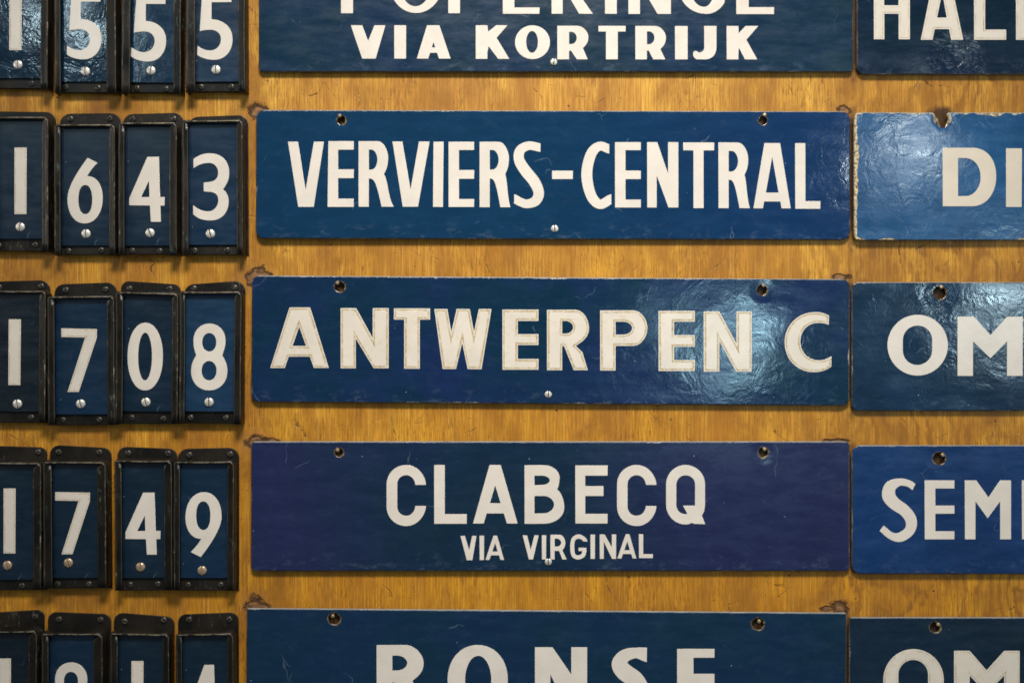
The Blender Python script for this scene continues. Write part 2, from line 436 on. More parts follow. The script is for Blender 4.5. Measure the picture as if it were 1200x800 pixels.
M_ring = tan_line('yellowed_outline')
M_ring_faint = tan_line('faint_outline', (0.34, 0.24, 0.12), 0.40, 0.58)

# ------------------------------------------------------------------ glyph outlines in photograph pixels
def gI(x0, y0, x1, y1, sk=0): return [[(x0+sk, y0), (x1+sk, y0), (x1, y1), (x0, y1)]]
def gE(x0, y0, x1, y1, s, tb, m0, m1, bt, xm=None, x0t=None):
    xm = xm or x1; x0t = x0t or x0
    return [[(x0t, y0), (x1, y0), (x1, tb), (s, tb), (s, m0), (xm, m0), (xm, m1), (s, m1), (s, bt), (x1, bt), (x1, y1), (x0, y1)]]
def gL(x0, y0, x1, y1, s, ft): return [[(x0, y0), (s, y0), (s, ft), (x1, ft), (x1, y1), (x0, y1)]]
def gT(x0, y0, x1, y1, s0, s1, bb): return [[(x0, y0), (x1, y0), (x1, bb), (s1, bb), (s1, y1), (s0, y1), (s0, bb), (x0, bb)]]
def gV(a, b, ap, c, d, e, f, y0, y1): return [[(a, y0), (b, y0), ap, (c, y0), (d, y0), (e, y1), (f, y1)]]
def gN(x0, y0, x1, y1, s, r, dt, meet, low, dbt):
    return [[(x0, y0), (dt, y0), (r, meet), (r, y0), (x1, y0), (x1, y1), (dbt, y1), (s, low), (s, y1), (x0, y1)]]
def gA(bl, tl, tr, br, fl, fr, y0, y1, c0, c1, ap):
    def X(xa, ya, xb, yb, y): return xa + (xb - xa) * (y - ya) / (yb - ya)
    # inner leg lines run from the feet towards the apex of the counter
    lx = lambda y: X(fl, y1, ap[0], ap[1], y); rx = lambda y: X(fr, y1, ap[0], ap[1], y)
    return [[(bl, y1), (tl, y0), (tr, y0), (br, y1), (fr, y1), (rx(c1), c1), (lx(c1), c1), (fl, y1)],
            [(lx(c0), c0), ap, (rx(c0), c0)]]
def gR(x0, y0, y1, s, xb, ct, cb, xc, notch, br, bl, inner, leg=None, flat=0.35, curl=False):
    ym = (y0 + notch[1]) / 2; fx = s + (xb - s) * flat; kk = 0.62
    items = [(x0, y0), (fx, y0), (fx + (xb - fx) * kk, y0, xb, ym - (ym - y0) * (1 - kk), xb, ym),
             (xb, ym + (notch[1] - ym) * 0.55, notch[0] + (xb - notch[0]) * 0.45, notch[1] - (notch[1]-ym)*0.22, *notch)]
    if curl:
        h = y1 - notch[1]
        items += [(notch[0] + (br - notch[0]) * 0.42, notch[1] + h * 0.15, notch[0] + (br - notch[0]) * 0.38, notch[1] + h * 0.72, br, y1), (bl, y1),
                  (bl - (bl - s) * 0.32, y1 - h * 0.55, s + (bl - s) * 0.52, inner[1] + 0.2, *inner)]
    else:
        if leg: items += [leg]
        items += [(br, y1), (bl, y1), inner]
    items += [(s, inner[1]), (s, y1), (x0, y1)]
    fc = s + (xc - s) * 0.30; cm = (ct + cb) / 2
    hole = path((s, ct), (fc, ct), (fc + (xc - fc) * .6, ct, xc, cm - (cm - ct) * .45, xc, cm),
                (xc, cm + (cb - cm) * .45, fc + (xc - fc) * .6, cb, fc, cb), (s, cb))
    return [path(*items), hole]
def gP(x0, y0, y1, s, xb, ct, cb, xc, bb):
    fx = s + (xb - s) * 0.55; ym = (y0 + bb) / 2
    fc = s + (xc - s) * 0.45; cm = (ct + cb) / 2
    return [path((x0, y0), (fx, y0), (fx + (xb-fx)*.55, y0, xb, ym-(ym-y0)*.5, xb, ym), (xb, ym+(bb-ym)*.5, fx+(xb-fx)*.55, bb, fx, bb),
                 (s, bb), (s, y1), (x0, y1)),
            path((s, ct), (fc, ct), (fc+(xc-fc)*.6, ct, xc, cm-(cm-ct)*.5, xc, cm), (xc, cm+(cb-cm)*.5, fc+(xc-fc)*.6, cb, fc, cb), (s, cb))]
def gK(x0, y0, y1, s, a, b, arm, crotch, br, bl, inner):
    return [[(x0, y0), (s, y0), arm, (a, y0), (b, y0), crotch, (br, y1), (bl, y1), inner, (s, y1 - (y1 - inner[1]) * 0.55), (s, y1), (x0, y1)]]
def gM(x0, y0, x1, y1, s, r, tl, tr, notch, low, iy):
    return [[(x0, y0), (tl, y0), notch, (tr, y0), (x1, y0), (x1, y1), (r, y1), (r, iy), low, (s, iy), (s, y1), (x0, y1)]]
def stadium(x0, y0, x1, y1, k=1.0):
    r = (x1 - x0) / 2; ry = r * k; k4 = 0.5523
    cx = (x0 + x1) / 2
    return path((x0, y0 + ry), (x0, y0 + ry*(1-k4), cx - r*k4, y0, cx, y0), (cx + r*k4, y0, x1, y0 + ry*(1-k4), x1, y0 + ry),
                (x1, y1 - ry), (x1, y1 - ry*(1-k4), cx + r*k4, y1, cx, y1), (cx - r*k4, y1, x0, y1 - ry*(1-k4), x0, y1 - ry))
def gCst(x0, y0, x1, y1, t, tv, e0, e1):
    """C with straight sides: outer box, stroke thickness t (sides) / tv (top), terminals at e0 and e1"""
    k = 0.5523
    def half(x0, y0, x1, y1, e0, e1, fw):
        cx = (x0 + x1) / 2; r = (x1 - x0) / 2; ry = r * 1.0
        a = [(x1, e0), (x1, min(e0, y0 + ry*0.62), cx + r*k*1.15, y0, cx, y0), (cx - r*k*1.05, y0, x0, y0 + ry*(1-k), x0, y0 + ry),
             (x0, y1 - ry), (x0, y1 - ry*(1-k), cx - r*k*1.05, y1, cx, y1), (cx + r*k*1.15, y1, x1, max(e1, y1 - ry*0.62), x1, e1)]
        return path(*a)
    o = half(x0, y0, x1, y1, e0, e1, 0)
    i = half(x0 + t, y0 + tv, x1 - t, y1 - tv, e0, e1, 0)
    return [o + i[::-1]]

DIG = {
 '1': (14, 77, [[(0, 0), (14, 0), (14, 77), (0, 77)]]),
 '6': (41, 77, [path((23.5, 0), (35, 6), (29, 12, 25.5, 17, 23, 21.6), (33, 21, 41, 31, 41, 47), (41, 65, 32, 77, 20, 77), (8, 77, 0, 65, 0, 48), (0, 35, 11, 17, 23.5, 0)),
                ell(20.8, 49, 8, 17, p=2.25)]),
 '4': (41, 76, [[(21, 0), (34.4, 0), (35.6, 47), (41, 47), (41, 57), (36.2, 57), (36.8, 76), (25, 76), (24, 57), (0, 56.6), (0, 48.5)],
                [(22.9, 28), (13.7, 47), (23.4, 47)]]),
 '3': (43, 79, [path((0.9, 6.7), (7, 2, 13, 0, 20, 0), (34, 0, 42.8, 9, 42.8, 23), (42.8, 33, 38, 39, 35.3, 42.5), (39, 45, 42, 50, 42, 56), (42, 70, 34, 79, 20.9, 79),
                     (11, 79, 5, 76.5, 0.3, 71.5), (0.3, 61), (6, 66, 12, 68.3, 18, 68.3), (25, 68.3, 29.8, 62, 29.8, 55), (29.8, 48, 25, 45.3, 18, 45.3), (12.8, 44.8), (12.8, 34.5),
                     (16, 34, 18, 34, 20.5, 33.5), (26, 33, 29.8, 29, 29.8, 23), (29.8, 16, 25, 11.4, 19, 11.4), (11, 11.4, 6, 14, 0.9, 17.6))]),
 '5': (41, 78, [path((6, 0), (40, 0), (40, 11), (17, 11), (16.5, 31), (30, 31, 41, 40, 41, 54), (41, 69, 32, 78.5, 20, 78.5), (12, 78.5, 5, 76.5, 0, 72.5), (0.5, 62),
                     (6, 66, 10, 67.5, 15, 67.5), (22, 67.5, 27.5, 62, 27.5, 54.5), (27.5, 47, 22, 43.3, 15, 43.3), (9, 43.3, 6, 44.2, 3, 45))]),
 '7': (42, 74, [[(0, 0), (41.7, 1.2), (41.7, 11), (20.3, 74), (7, 74), (28, 10.8), (0, 10.2)]]),
 '0': (41, 79, [ell(20.5, 39.5, 20.5, 39.5, 48, 2.1), ell(20.3, 39.5, 8, 27.8, 40, 2.05)]),
 '8': (43, 78.5, [path((21.5, 0), (32, 0, 40.5, 8, 40.5, 20), (40.5, 28, 38, 33, 36.8, 37.5), (40, 42, 43, 48, 43, 56), (43, 70, 33, 78.5, 21.5, 78.5),
                       (10, 78.5, 0, 70, 0, 56), (0, 48, 3, 42, 6, 37.5), (4.5, 33, 2.6, 28, 2.6, 20), (2.6, 8, 11, 0, 21.5, 0)),
                  ell(21.3, 22, 8.3, 10.8, p=2.1), ell(21.3, 55.3, 8.8, 11.3, p=2.1)]),
}
W9, H9, L6 = DIG['6']
DIG['9'] = (W9, H9, [[(W9 - x, H9 - y) for x, y in lp] for lp in L6])

def to_local(loops, cu, cv, ang, h):
    k = (CAM_D - h) / CAM_D / 1000
    ca, sa = math.cos(ang), math.sin(ang)
    out = []
    for lp in loops:
        q = []
        for (u, v) in lp:
            a, b = (u - cu) * k, -(v - cv) * k
            # undo the roll of the plate (positive ang = right end lower)
            q.append((a * ca - b * sa, a * sa + b * ca))
        out.append(q)
    return out

def rounded_rect(hw, hh, r, n=7, corners=(1, 1, 1, 1)):
    pts = []
    for (sx, sy, a0, c) in ((1, 1, 0, corners[1]), (-1, 1, 90, corners[0]), (-1, -1, 180, corners[3]), (1, -1, 270, corners[2])):
        rr = r * c
        for i in range(n + 1):
            a = R(a0 + 90 * i / n)
            pts.append((sx * (hw - rr) + rr * math.cos(a), sy * (hh - rr) + rr * math.sin(a)))
    return pts

# ------------------------------------------------------------------ shared screw heads
def dome_mesh(name, slotw=0.2, hgt=0.42, phillips=False):
    """slotted round head, radius 1, facing -y, sitting on y=0; material 0 head, 1 slot floor"""
    bm = bmesh.new()
    def half(side):
        rings, segs = 7, 40
        b = bmesh.new()
        top = b.verts.new((0, 0, hgt)); prev = None
        for i in range(1, rings + 1):
            a = i / rings * math.pi / 2
            ring = [b.verts.new((math.sin(a) * math.cos(2*math.pi*j/segs), math.sin(a) * math.sin(2*math.pi*j/segs), hgt * math.cos(a) ** 0.8 + 0.05)) for j in range(segs)]
            for j in range(segs):
                if prev is None: b.faces.new((top, ring[j], ring[(j+1) % segs]))
                else: b.faces.new((prev[j], ring[j], ring[(j+1) % segs], prev[(j+1) % segs]))
            prev = ring
        low = [b.verts.new((v.co.x, v.co.y, -0.1)) for v in prev]
        for j in range(segs): b.faces.new((prev[j], low[j], low[(j+1) % segs], prev[(j+1) % segs]))
        top.co.z = hgt + 0.05
        res = bmesh.ops.bisect_plane(b, geom=b.verts[:] + b.edges[:] + b.faces[:], plane_co=(side * slotw / 2, 0, 0), plane_no=(side, 0, 0), clear_inner=True)
        ed = [e for e in res['geom_cut'] if isinstance(e, bmesh.types.BMEdge)]
        ext = bmesh.ops.extrude_edge_only(b, edges=ed)
        for v in ext['geom']:
            if isinstance(v, bmesh.types.BMVert): v.co.z = min(v.co.z, 0.05)
        me = bpy.data.meshes.new('t'); b.to_mesh(me); b.free()
        bm.from_mesh(me); bpy.data.meshes.remove(me)
    half(1); half(-1)
    for f in bm.faces: f.material_index = 0; f.smooth = True
    n = 24
    fl = bm.faces.new([bm.verts.new((0.96*math.cos(2*math.pi*j/n), 0.96*math.sin(2*math.pi*j/n), 0.08)) for j in range(n)])
    fl.material_index = 1
    bm.transform(Matrix(((1,0,0,0),(0,0,-1,0),(0,1,0,0),(0,0,0,1))))
    me = bpy.data.meshes.new(name); bm.to_mesh(me); bm.free()
    return me
ME_nickel = dome_mesh('slotted_screw', 0.30); ME_nickel.materials.append(M_nickel); ME_nickel.materials.append(M_slot)
ME_brass = ME_nickel.copy(); ME_brass.materials.clear(); ME_brass.materials.append(M_brass); ME_brass.materials.append(M_slot)
ME_black = dome_mesh('black_screw', 0.24, 0.5); ME_black.materials.append(M_blackscrew); ME_black.materials.append(M_slot)

def screw(mesh, parent, x, z, h, r, rot=0.0):
    return link('screw', mesh, None, parent, (x, -h, z), (0, rot, 0), (r, r, r))

# ------------------------------------------------------------------ the board
gouge_px = [(304, 131, 14, 11), (301, 325, 14, 14), (310, 324, 14, 7), (302, 519, 16, 11), (318, 517, 10, 5), (298, 711, 13, 14), (308, 713, 14, 7), (989, 129, 9, 7), (985, 325, 13, 5),
            (980, 517, 15, 4), (983, 711, 12, 9), (972, 713, 12, 4)]
gouges = [((u - 600) / 1000, (400 - v) / 1000, a / 1000, b / 1000) for (u, v, a, b) in gouge_px]
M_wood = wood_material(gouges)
bm = bmesh.new()
bx0, bx1, bz0, bz1, bt = -1.05, 1.25, -0.78, 0.78, 0.018
vs = [bm.verts.new(p) for p in ((bx0, 0, bz0), (bx1, 0, bz0), (bx1, 0, bz1), (bx0, 0, bz1), (bx0, bt, bz0), (bx1, bt, bz0), (bx1, bt, bz1), (bx0, bt, bz1))]
for f in ((0, 1, 2, 3), (5, 4, 7, 6), (4, 0, 3, 7), (1, 5, 6, 2), (3, 2, 6, 7), (4, 5, 1, 0)): bm.faces.new([vs[i] for i in f])
me = bpy.data.meshes.new('wooden_board'); bm.to_mesh(me); bm.free()
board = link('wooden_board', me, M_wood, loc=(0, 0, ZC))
tag(board, 'golden brown varnished wooden board with vertical grain behind all the signs', 'board', kind='structure')

# ------------------------------------------------------------------ destination signs
H_SIGN = 0.0060       # front face of the plates above the board
def make_sign(x0, y0, x1, y1, ang, mat_kw, letters, label, holes=(), screws=(), ring=None, wmat=None, rad=9, corners=(1,1,1,1), tilt=(0, 0), group='blue enamel destination signs on the board', notch=None):
    cu, cv = (x0 + x1) / 2, (y0 + y1) / 2
    k = (CAM_D - H_SIGN) / CAM_D / 1000
    hw, hh = (x1 - x0) / 2 * k, (y1 - y0) / 2 * k
    a = R(ang)
    root = empty('destination_sign', at(cu, cv, H_SIGN))
    root.rotation_euler = (R(tilt[0]), a, R(tilt[1]))
    tag(root, label, 'sign', group)
    lh = []
    for (u, v, r) in holes:
        (hx, hz), = to_local([[(u, v)]], cu, cv, a, H_SIGN)[0:1][0]
        lh.append((hx, hz, r * k))
    outline = rounded_rect(hw, hh, rad * k, corners=corners)
    loops = [outline]
    for (hx, hz, r) in lh:
        rr = random.Random(int(hx * 1e5))
        if notch and abs(hz - hh) < 0.02 and notch:    # hole broken through to the upper edge
            pts = [(hx + dx * k, hz + dz * k) for dx, dz in ((-9, 30), (-8, 5), (-5, 1), (-3, -4), (1, -7.5), (5, -6), (8, -1), (6, 3), (5, 9), (2, 30))]
            # splice the notch into the outline's top edge
            i_top = max(range(len(outline)), key=lambda i: (outline[i][1] > hh - 1e-6) * (10 + outline[i][0]) if True else 0)
            cut = [(hx + 7 * k, hh), (hx + 5 * k, hz + 4 * k), (hx + 7 * k, hz + 1 * k), (hx + 5 * k, hz - 6 * k), (hx + 2.5 * k, hz - 11 * k), (hx - 1.5 * k, hz - 11.5 * k), (hx - 4 * k, hz - 7 * k),
                   (hx - 5 * k, hz - 1 * k), (hx - 8.5 * k, hz + 3.5 * k), (hx - 11 * k, hh)]
            # outline order: top-right arc (0..n), then top-left arc
            n1 = 8
            outline[n1:n1] = cut
        else:
            loops.append([(hx + r * (1 + rr.uniform(-.09, .09)) * math.cos(2*math.pi*i/22), hz + r * (1 + rr.uniform(-.09, .09)) * math.sin(2*math.pi*i/22)) for i in range(22)])
    me = solid(loops, 0.0030, 0.0009, z0=-0.0030)
    mk = dict(mat_kw)
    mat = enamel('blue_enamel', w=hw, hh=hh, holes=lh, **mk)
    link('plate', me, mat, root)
    wm = wmat or M_white
    for ch, loops in letters:
        ll = to_local(loops, cu, cv, a, H_SIGN)
        cxm = sum(p[0] for p in ll[0]) / len(ll[0]); czm = sum(p[1] for p in ll[0]) / len(ll[0])
        ll = [[(p[0] - cxm, p[1] - czm) for p in lp] for lp in ll]
        if ring:
            lm = solid(ll, 0.00035, 0.00012, z0=-0.0001, res=1)
            lo = link('letter', lm, M_white, root, (cxm, 0, czm))
            w1, w2, rm, im = ring
            m2 = solid(ll, 0.0001, 0, w1, z0=0.00022); link('outline', m2, rm, lo)
            m3 = solid(ll, 0.0001, 0, w2, z0=0.00029); 
            mw = m3
            for v in mw.vertices:     # the outline is broken and uneven
                v.co.x += random.uniform(-.00030, .00030); v.co.z += random.uniform(-.00030, .00030)
            link('enamel_fill', m3, im, lo)
        else:
            lm = solid(ll, 0.00045, 0.00015, z0=-0.0001, res=1)
            link('letter', lm, wm, root, (cxm, 0, czm))
    for (u, v, r, kind) in screws:
        (sx, sz), = to_local([[(u, v)]], cu, cv, a, H_SIGN)[0]
        screw(kind, root, sx, sz, 0.0001, r * k, random.uniform(-0.3, 0.3))
    return root

VC = [('V', gV(337.7, 349.3, (358.4, 223), 368, 379.7, 368, 349.7, 166.3, 242.7)),
      ('E', gE(384, 165.7, 414.7, 242.7, 396.4, 175.7, 198.7, 209, 233, x0t=385)),
      ('R', gR(420.3, 165.7, 242.5, 432.4, 455, 175.7, 199, 442.3, (450, 204.3), 461.7, 447.3, (434, 209.6), flat=0.45, curl=True)),
      ('V', gV(460, 471.6, (481.2, 222.5), 491, 503.4, 490, 472, 166.1, 242.5)),
      ('I', gI(507.4, 166.3, 519.2, 242.7, 0.7)),
      ('E', gE(525.7, 166.3, 555.6, 242.7, 537.9, 176, 199.4, 209.7, 233.4)),
      ('R', gR(562, 166.3, 243, 574, 596.5, 176, 199, 584.3, (592, 204.3), 598.3, 586.3, (575.5, 209.6), flat=0.45, curl=True)),
      ('S', [stroke([(633.4, 173.2), (619.5, 171), (609.6, 176.5), (608.3, 187.3), (615, 199.3), (626, 213), (631.3, 226), (627.8, 235.4), (618.5, 239), (611, 237.4), (602.6, 232.8)],
                    [10, 10, 11.5, 12.3, 13.2, 13.2, 12.3, 11.8, 10.2, 10, 10], (0, 1), (0, 1))]),
      ('-', gI(647, 200.2, 671.3, 210)),
      ('C', [stroke([(714, 175), (702.5, 171.5), (692.6, 181), (687.6, 204.5), (692.6, 229), (703, 239.6), (716.3, 233)],
                    [10.5, 10.5, 12.3, 13, 12.3, 11, 11], (0, 1), (0, 1))]),
      ('E', gE(720.7, 166.7, 751, 243.3, 733, 176.1, 200, 210, 234)),
      ('N', gN(758.4, 166.7, 795, 243.3, 769.6, 783, 770.3, 203.8, 205.7, 783.3)),
      ('T', gT(800.7, 167, 837, 244, 812.6, 824.6, 176.3)),
      ('R', gR(842, 167, 244, 854, 877, 177, 201, 865, (872.5, 205.2), 879, 866.6, (855.5, 210.8), flat=0.45, curl=True)),
      ('A', gA(882.9, 896, 914.4, 926.8, 894.2, 915.9, 167.7, 244.2, 225.8, 236.2, (905.1, 184))),
      ('L', gL(932, 167.7, 961.5, 244.7, 944, 235.7))]

AW = [('A', gA(316.7, 339.3, 363.5, 385.5, 333.8, 367.8, 360.2, 431, 405.2, 417.7, (350.7, 382.6))),
      ('N', gN(399.2, 361, 455.5, 431.4, 417, 436.8, 417.4, 395.9, 396.7, 437.9)),
      ('T', gT(461.6, 361.3, 504, 431.9, 473.6, 492, 374.4)),
      ('W', [[(509, 362), (524.2, 362), (528.9, 389), (535.2, 362), (550.5, 362), (555.5, 389), (561.2, 362), (576, 362), (564.3, 432.4), (548, 432.4), (541.6, 401.7), (534.5, 432.2), (518.7, 432.2)]]),
      ('E', gE(588.8, 362.7, 631, 433, 606.8, 376, 391.4, 404.2, 420.4)),
      ('R', gR(641, 363, 433.6, 658.8, 690.3, 376, 390.8, 671.6, (674.7, 405.2), 688.9, 672.3, (661, 405.5), leg=(682.5, 412.5), flat=0.5)),
      ('P', gP(703.3, 363.7, 434, 721.4, 758.7, 376.9, 392, 740.8, 405.2)),
      ('E', gE(771.7, 364.2, 814.2, 434.6, 789.9, 376.9, 392.5, 406.2, 421.8)),
      ('N', gN(824.6, 364.9, 880.8, 435.3, 843, 863.1, 843, 403, 399.6, 862.4)),
      ('C', [path((971.4, 369.8), (966, 366.8, 962, 365.6, 955.5, 365.6), (935, 365.6, 919.4, 381, 919.4, 401), (919.4, 421, 934, 436, 953.5, 436), (962, 436, 969, 433.5, 974.3, 429.3),
                  (974.3, 417.3), (969, 420.5, 965, 422, 959.5, 422), (947, 422, 937.9, 412.5, 937.9, 400), (937.9, 387, 947, 378.3, 958.8, 378.3), (963.5, 378.3, 967.5, 379, 971.2, 380.7))])]

def gB(x0, y0, y1, s, ux, lx, uct, ucb, uxc, lct, lcb, lxc, notch):
    um = (y0 + notch[1]) / 2; lm = (notch[1] + y1) / 2 + 1
    f = s + (ux - s) * 0.35
    out = path((x0, y0), (f, y0), (f + (ux-f)*.6, y0, ux, um-(um-y0)*.5, ux, um), (ux, um+4, notch[0]+2, notch[1]-3, *notch),
               (notch[0]+5, notch[1]+3, lx, lm-8, lx, lm), (lx, lm+(y1-lm)*.55, f+(lx-f)*.6, y1, f, y1), (x0, y1))
    def hole(ct, cb, xc):
        fc = s + (xc - s) * .45; cm = (ct+cb)/2
        return path((s, ct), (fc, ct), (fc+(xc-fc)*.6, ct, xc, cm-(cm-ct)*.5, xc, cm), (xc, cm+(cb-cm)*.5, fc+(xc-fc)*.6, cb, fc, cb), (s, cb))
    return [out, hole(uct, ucb, uxc), hole(lct, lcb, lxc)]

CL = [('C', gCst(453, 544.5, 499.2, 616, 12.6, 12, 567.8, 592.5)),
      ('L', gL(508.8, 544.5, 547, 613.3, 521.2, 602)),
      ('A', gA(554.2, 573.7, 586.7, 606.7, 566.9, 594, 544.5, 613, 589.2, 601.2, (580.3, 568.5))),
      ('B', gB(614.7, 544.7, 613.3, 626.3, 655.8, 661.3, 557, 568, 644.2, 580.8, 601.2, 649.2, (652.8, 573.3))),
      ('E', gE(674.2, 545, 712, 613, 685.8, 557, 569.2, 580.8, 601.7, xm=707.2)),
      ('C', gCst(723, 544.5, 769.2, 616, 12.4, 12, 567.8, 592.5)),
      ('Q', [path(*[(p[0], p[1]) for p in stadium(780.5, 544.5, 826.2, 614.2)[:24]], (826, 597), (822.6, 603.6), (826.4, 613.8), (813.2, 613.4), (811, 612.2), (807, 614.2, 804.5, 614.2, 803.3, 614.2),
                  (791, 614.2, 780.5, 604, 780.5, 591)),
             path((792.5, 568), (792.5, 561.5, 797, 556.7, 803.5, 556.7), (810, 556.7, 814.5, 561.5, 814.5, 568), (814.5, 592), (800.3, 592), (805.6, 601.8), (798, 603.5, 792.5, 597.5, 792.5, 591))]),
      ('V', gV(539.7, 544.8, (549.8, 644.5), 553.3, 558.3, 553.7, 547, 627.5, 656)),
      ('I', gI(562, 627.3, 567.2, 655.8)),
      ('A', gA(568.8, 578.3, 582.5, 590.8, 573.6, 586.4, 627.2, 655.6, 645.8, 650.2, (580.2, 635.8))),
      ('V', gV(612.5, 617.6, (621.9, 644), 626.3, 631.2, 624.7, 619.7, 626.8, 655)),
      ('I', gI(635, 626.8, 640, 655)),
      ('R', gR(645, 626.2, 655, 650, 662.5, 630.7, 640.2, 657.6, (659, 644.4), 664.2, 659, (655, 645), flat=0.45)),
      ('G', [stroke([(686.2, 634), (683.2, 630.2), (677.8, 628.3), (672, 631.5), (670.6, 640.5), (672, 650), (677.6, 652.8), (683, 650.3), (684.7, 645.5), (684.7, 641.5)],
                    [4.8]*10, (1, 0.1), (1, 0)), ]),
      ('I', gI(692, 626, 697.2, 654.4)),
      ('N', gN(702.8, 625.8, 722, 654.4, 707.6, 717, 708.5, 641, 634.5, 717.2)),
      ('A', gA(723.3, 733.3, 737.5, 745.8, 728.2, 741.3, 625.5, 653.9, 644.2, 648.6, (735, 634.2))),
      ('L', gL(748.7, 625.5, 765, 653.5, 753.7, 648.8))]
CL.insert(14, ('G', None))
# the G's inward bar belongs to the same letter: joined below
for i, (c, l) in enumerate(CL):
    if c == 'G' and l is None: del CL[i]; break
for i, (c, l) in enumerate(CL):
    if c == 'G':
        P = stroke([(686.2, 634), (683.2, 630.2), (677.8, 628.3), (672, 631.5), (670.6, 640.5), (672, 650), (677.6, 652.8), (683, 650.3), (684.7, 646), (684.7, 645)], [4.8]*10, (1, 0.1), (1, 0))
        n = len(P) // 2
        Lp, Rp = P[:n], P[n:]      # the two sides meet at the bar
        end = [(687.1, 645), (687.1, 641.4), (678, 641.4), (678, 645.2), (682.3, 645.2)]
        a, b = Lp[-1], Rp[0]
        if a[0] > b[0]: pts = Lp[:-1] + end + Rp[1:]
        else: pts = Lp[:-1] + end[::-1] + Rp[1:]
        CL[i] = ('G', [pts])

PO = [('P', gP(399.6, -56, 16, 413.8, 449, -43, -26, 433, -13)),
      ('O', [ell(487.5, -20, 31.5, 35.8, 48), ell(486.8, -20, 18.5, 27.8, 40)]),
      ('P', gP(525.3, -56, 16, 539.1, 574, -43, -26, 558, -13)),
      ('E', gE(589.2, -56, 632.2, 16.6, 602.7, -48, -26, -16, 9.2)),
      ('R', gR(646.3, -56, 16.6, 659.4, 690, -45, -26, 676, (674, -13), 694.8, 678.6, (661, -13), flat=0.4)),
      ('I', gI(708.9, -56, 722.8, 16.6)),
      ('N', gN(736.3, -56, 786.2, 16.8, 750, 773, 752, -22, -18, 770.4)),
      ('G', [path((846, -48), (840, -54, 834, -56.5, 826, -56.5), (807, -56.5, 794, -42, 794, -20), (794, 2, 808, 16.8, 828, 16.8), (837, 16.8, 845, 11, 849.2, 3), (849.2, -24), (824, -24), (824, -14), (834, -14),
                  (834, 1), (831.5, 6.5, 828, 8.4, 825.5, 8.4), (815, 8.4, 809, -2, 809, -20), (809, -38, 817, -46, 827, -46), (834, -46, 839, -43, 843, -38))]),
      ('E', gE(862.7, -56, 907, 17, 877.3, -48, -26, -16, 8.8)),
      ('V', gV(411.2, 424.4, (431.4, 48.2), 438.9, 451.6, 440.3, 424.4, 30, 69.1)),
      ('I', gI(462, 30, 475.9, 69.1)),
      ('A', gA(488.4, 500.5, 514.9, 528.1, 501.9, 514.4, 30, 69.1, 56, 62.3, (508, 49.8))),
      ('K', gK(557.5, 30, 69.4, 571.2, 581.4, 594.6, (572, 37.7), (581.9, 44.6), 597, 583.7, (572.7, 54.5))),
      ('O', [ell(624, 49.9, 20.5, 19.8, 44), ell(623.5, 49.5, 6.9, 12.7, 32)]),
      ('R', gR(653.1, 30.6, 69.9, 666.9, 689.5, 37.8, 52, 675.8, (683.1, 56.7), 688.8, 676, (669, 59.8), flat=0.4)),
      ('T', gT(701.3, 30.7, 733.1, 69.9, 710, 724, 37.4)),
      ('R', gR(744.5, 30.8, 70, 758.1, 780.4, 37.3, 52.2, 766.9, (773.9, 57.8), 779.7, 765.5, (760, 59.6), flat=0.4)),
      ('I', gI(791, 30.9, 805.8, 70)),
      ('J', [path((825.2, 30.8), (839.6, 30.8), (839.6, 55), (839.6, 64, 835, 70, 826, 70), (816.5, 70), (813, 68.5, 811.5, 65.5, 812.3, 61.5), (814.5, 59, 817.5, 60.3, 818.5, 61.8), (822, 62.3, 825.2, 60, 825.2, 56))]),
      ('K', gK(851.5, 30.8, 70, 865.3, 873.7, 888.6, (865.6, 39.2), (874.6, 46.9), 887.4, 872.9, (865.9, 56.4)))]

RO = [('R', gR(441.4, 755.2, 836, 459.8, 496.5, 767.5, 785, 477.3, (483.4, 797), 500, 478, (462, 799), flat=0.4)),
      ('O', [ell(559.8, 796, 35.3, 40.8, 52, 2.1), ell(560.4, 796, 15.3, 28.2, 40)]),
      ('N', gN(626.9, 757.8, 688, 838, 645, 669.5, 647.4, 789.7, 789.5, 668)),
      ('S', [stroke([(758, 766.7), (745, 764.5), (732, 768), (726, 777), (731, 786), (744, 796), (751, 808), (748, 822), (734, 830), (718, 826)],
                    [17, 12, 15, 18.5, 20, 20.5, 19, 16, 13, 14], (0, 1), (0, 1))]),
      ('E', gE(793.5, 759.7, 837.2, 839, 812.6, 770, 788.9, 801, 828))]
RING = (0.0010, 0.0028, M_ring, M_white_dirty)
RING2 = (0.0013, 0.0023, M_ring_faint, M_white_dirty)
HA = [('H', [[(1024, -24), (1036, -24), (1036, 6.6), (1053, 6.6), (1053, -24), (1066.2, -24), (1066.2, 46.4), (1053, 46.4), (1053, 16.5), (1036.3, 16.5), (1036.3, 46.4), (1024, 46.4)]]),
      ('A', gA(1078.9, 1094, 1113.5, 1128.7, 1092.8, 1114.5, -25, 47, 21, 34.5, (1104, -8))),
      ('L', gL(1141.4, -25, 1179, 47, 1154.4, 35)),
      ('L', gL(1190.5, -25, 1228, 47, 1203.5, 35))]
DI = [('D', [path((1104, 173.7), (1141, 173.5), (1158, 175, 1166.9, 189, 1166.9, 207), (1166.9, 226, 1156, 242, 1138.5, 242), (1104, 242)),
             path((1122, 185.6), (1131, 185.6), (1142, 186.5, 1148.5, 196, 1148.5, 208), (1148.5, 220, 1141, 230, 1131.5, 230), (1122, 230))]),
      ('I', gI(1178.2, 174.2, 1196.7, 242.8, 0.3))]
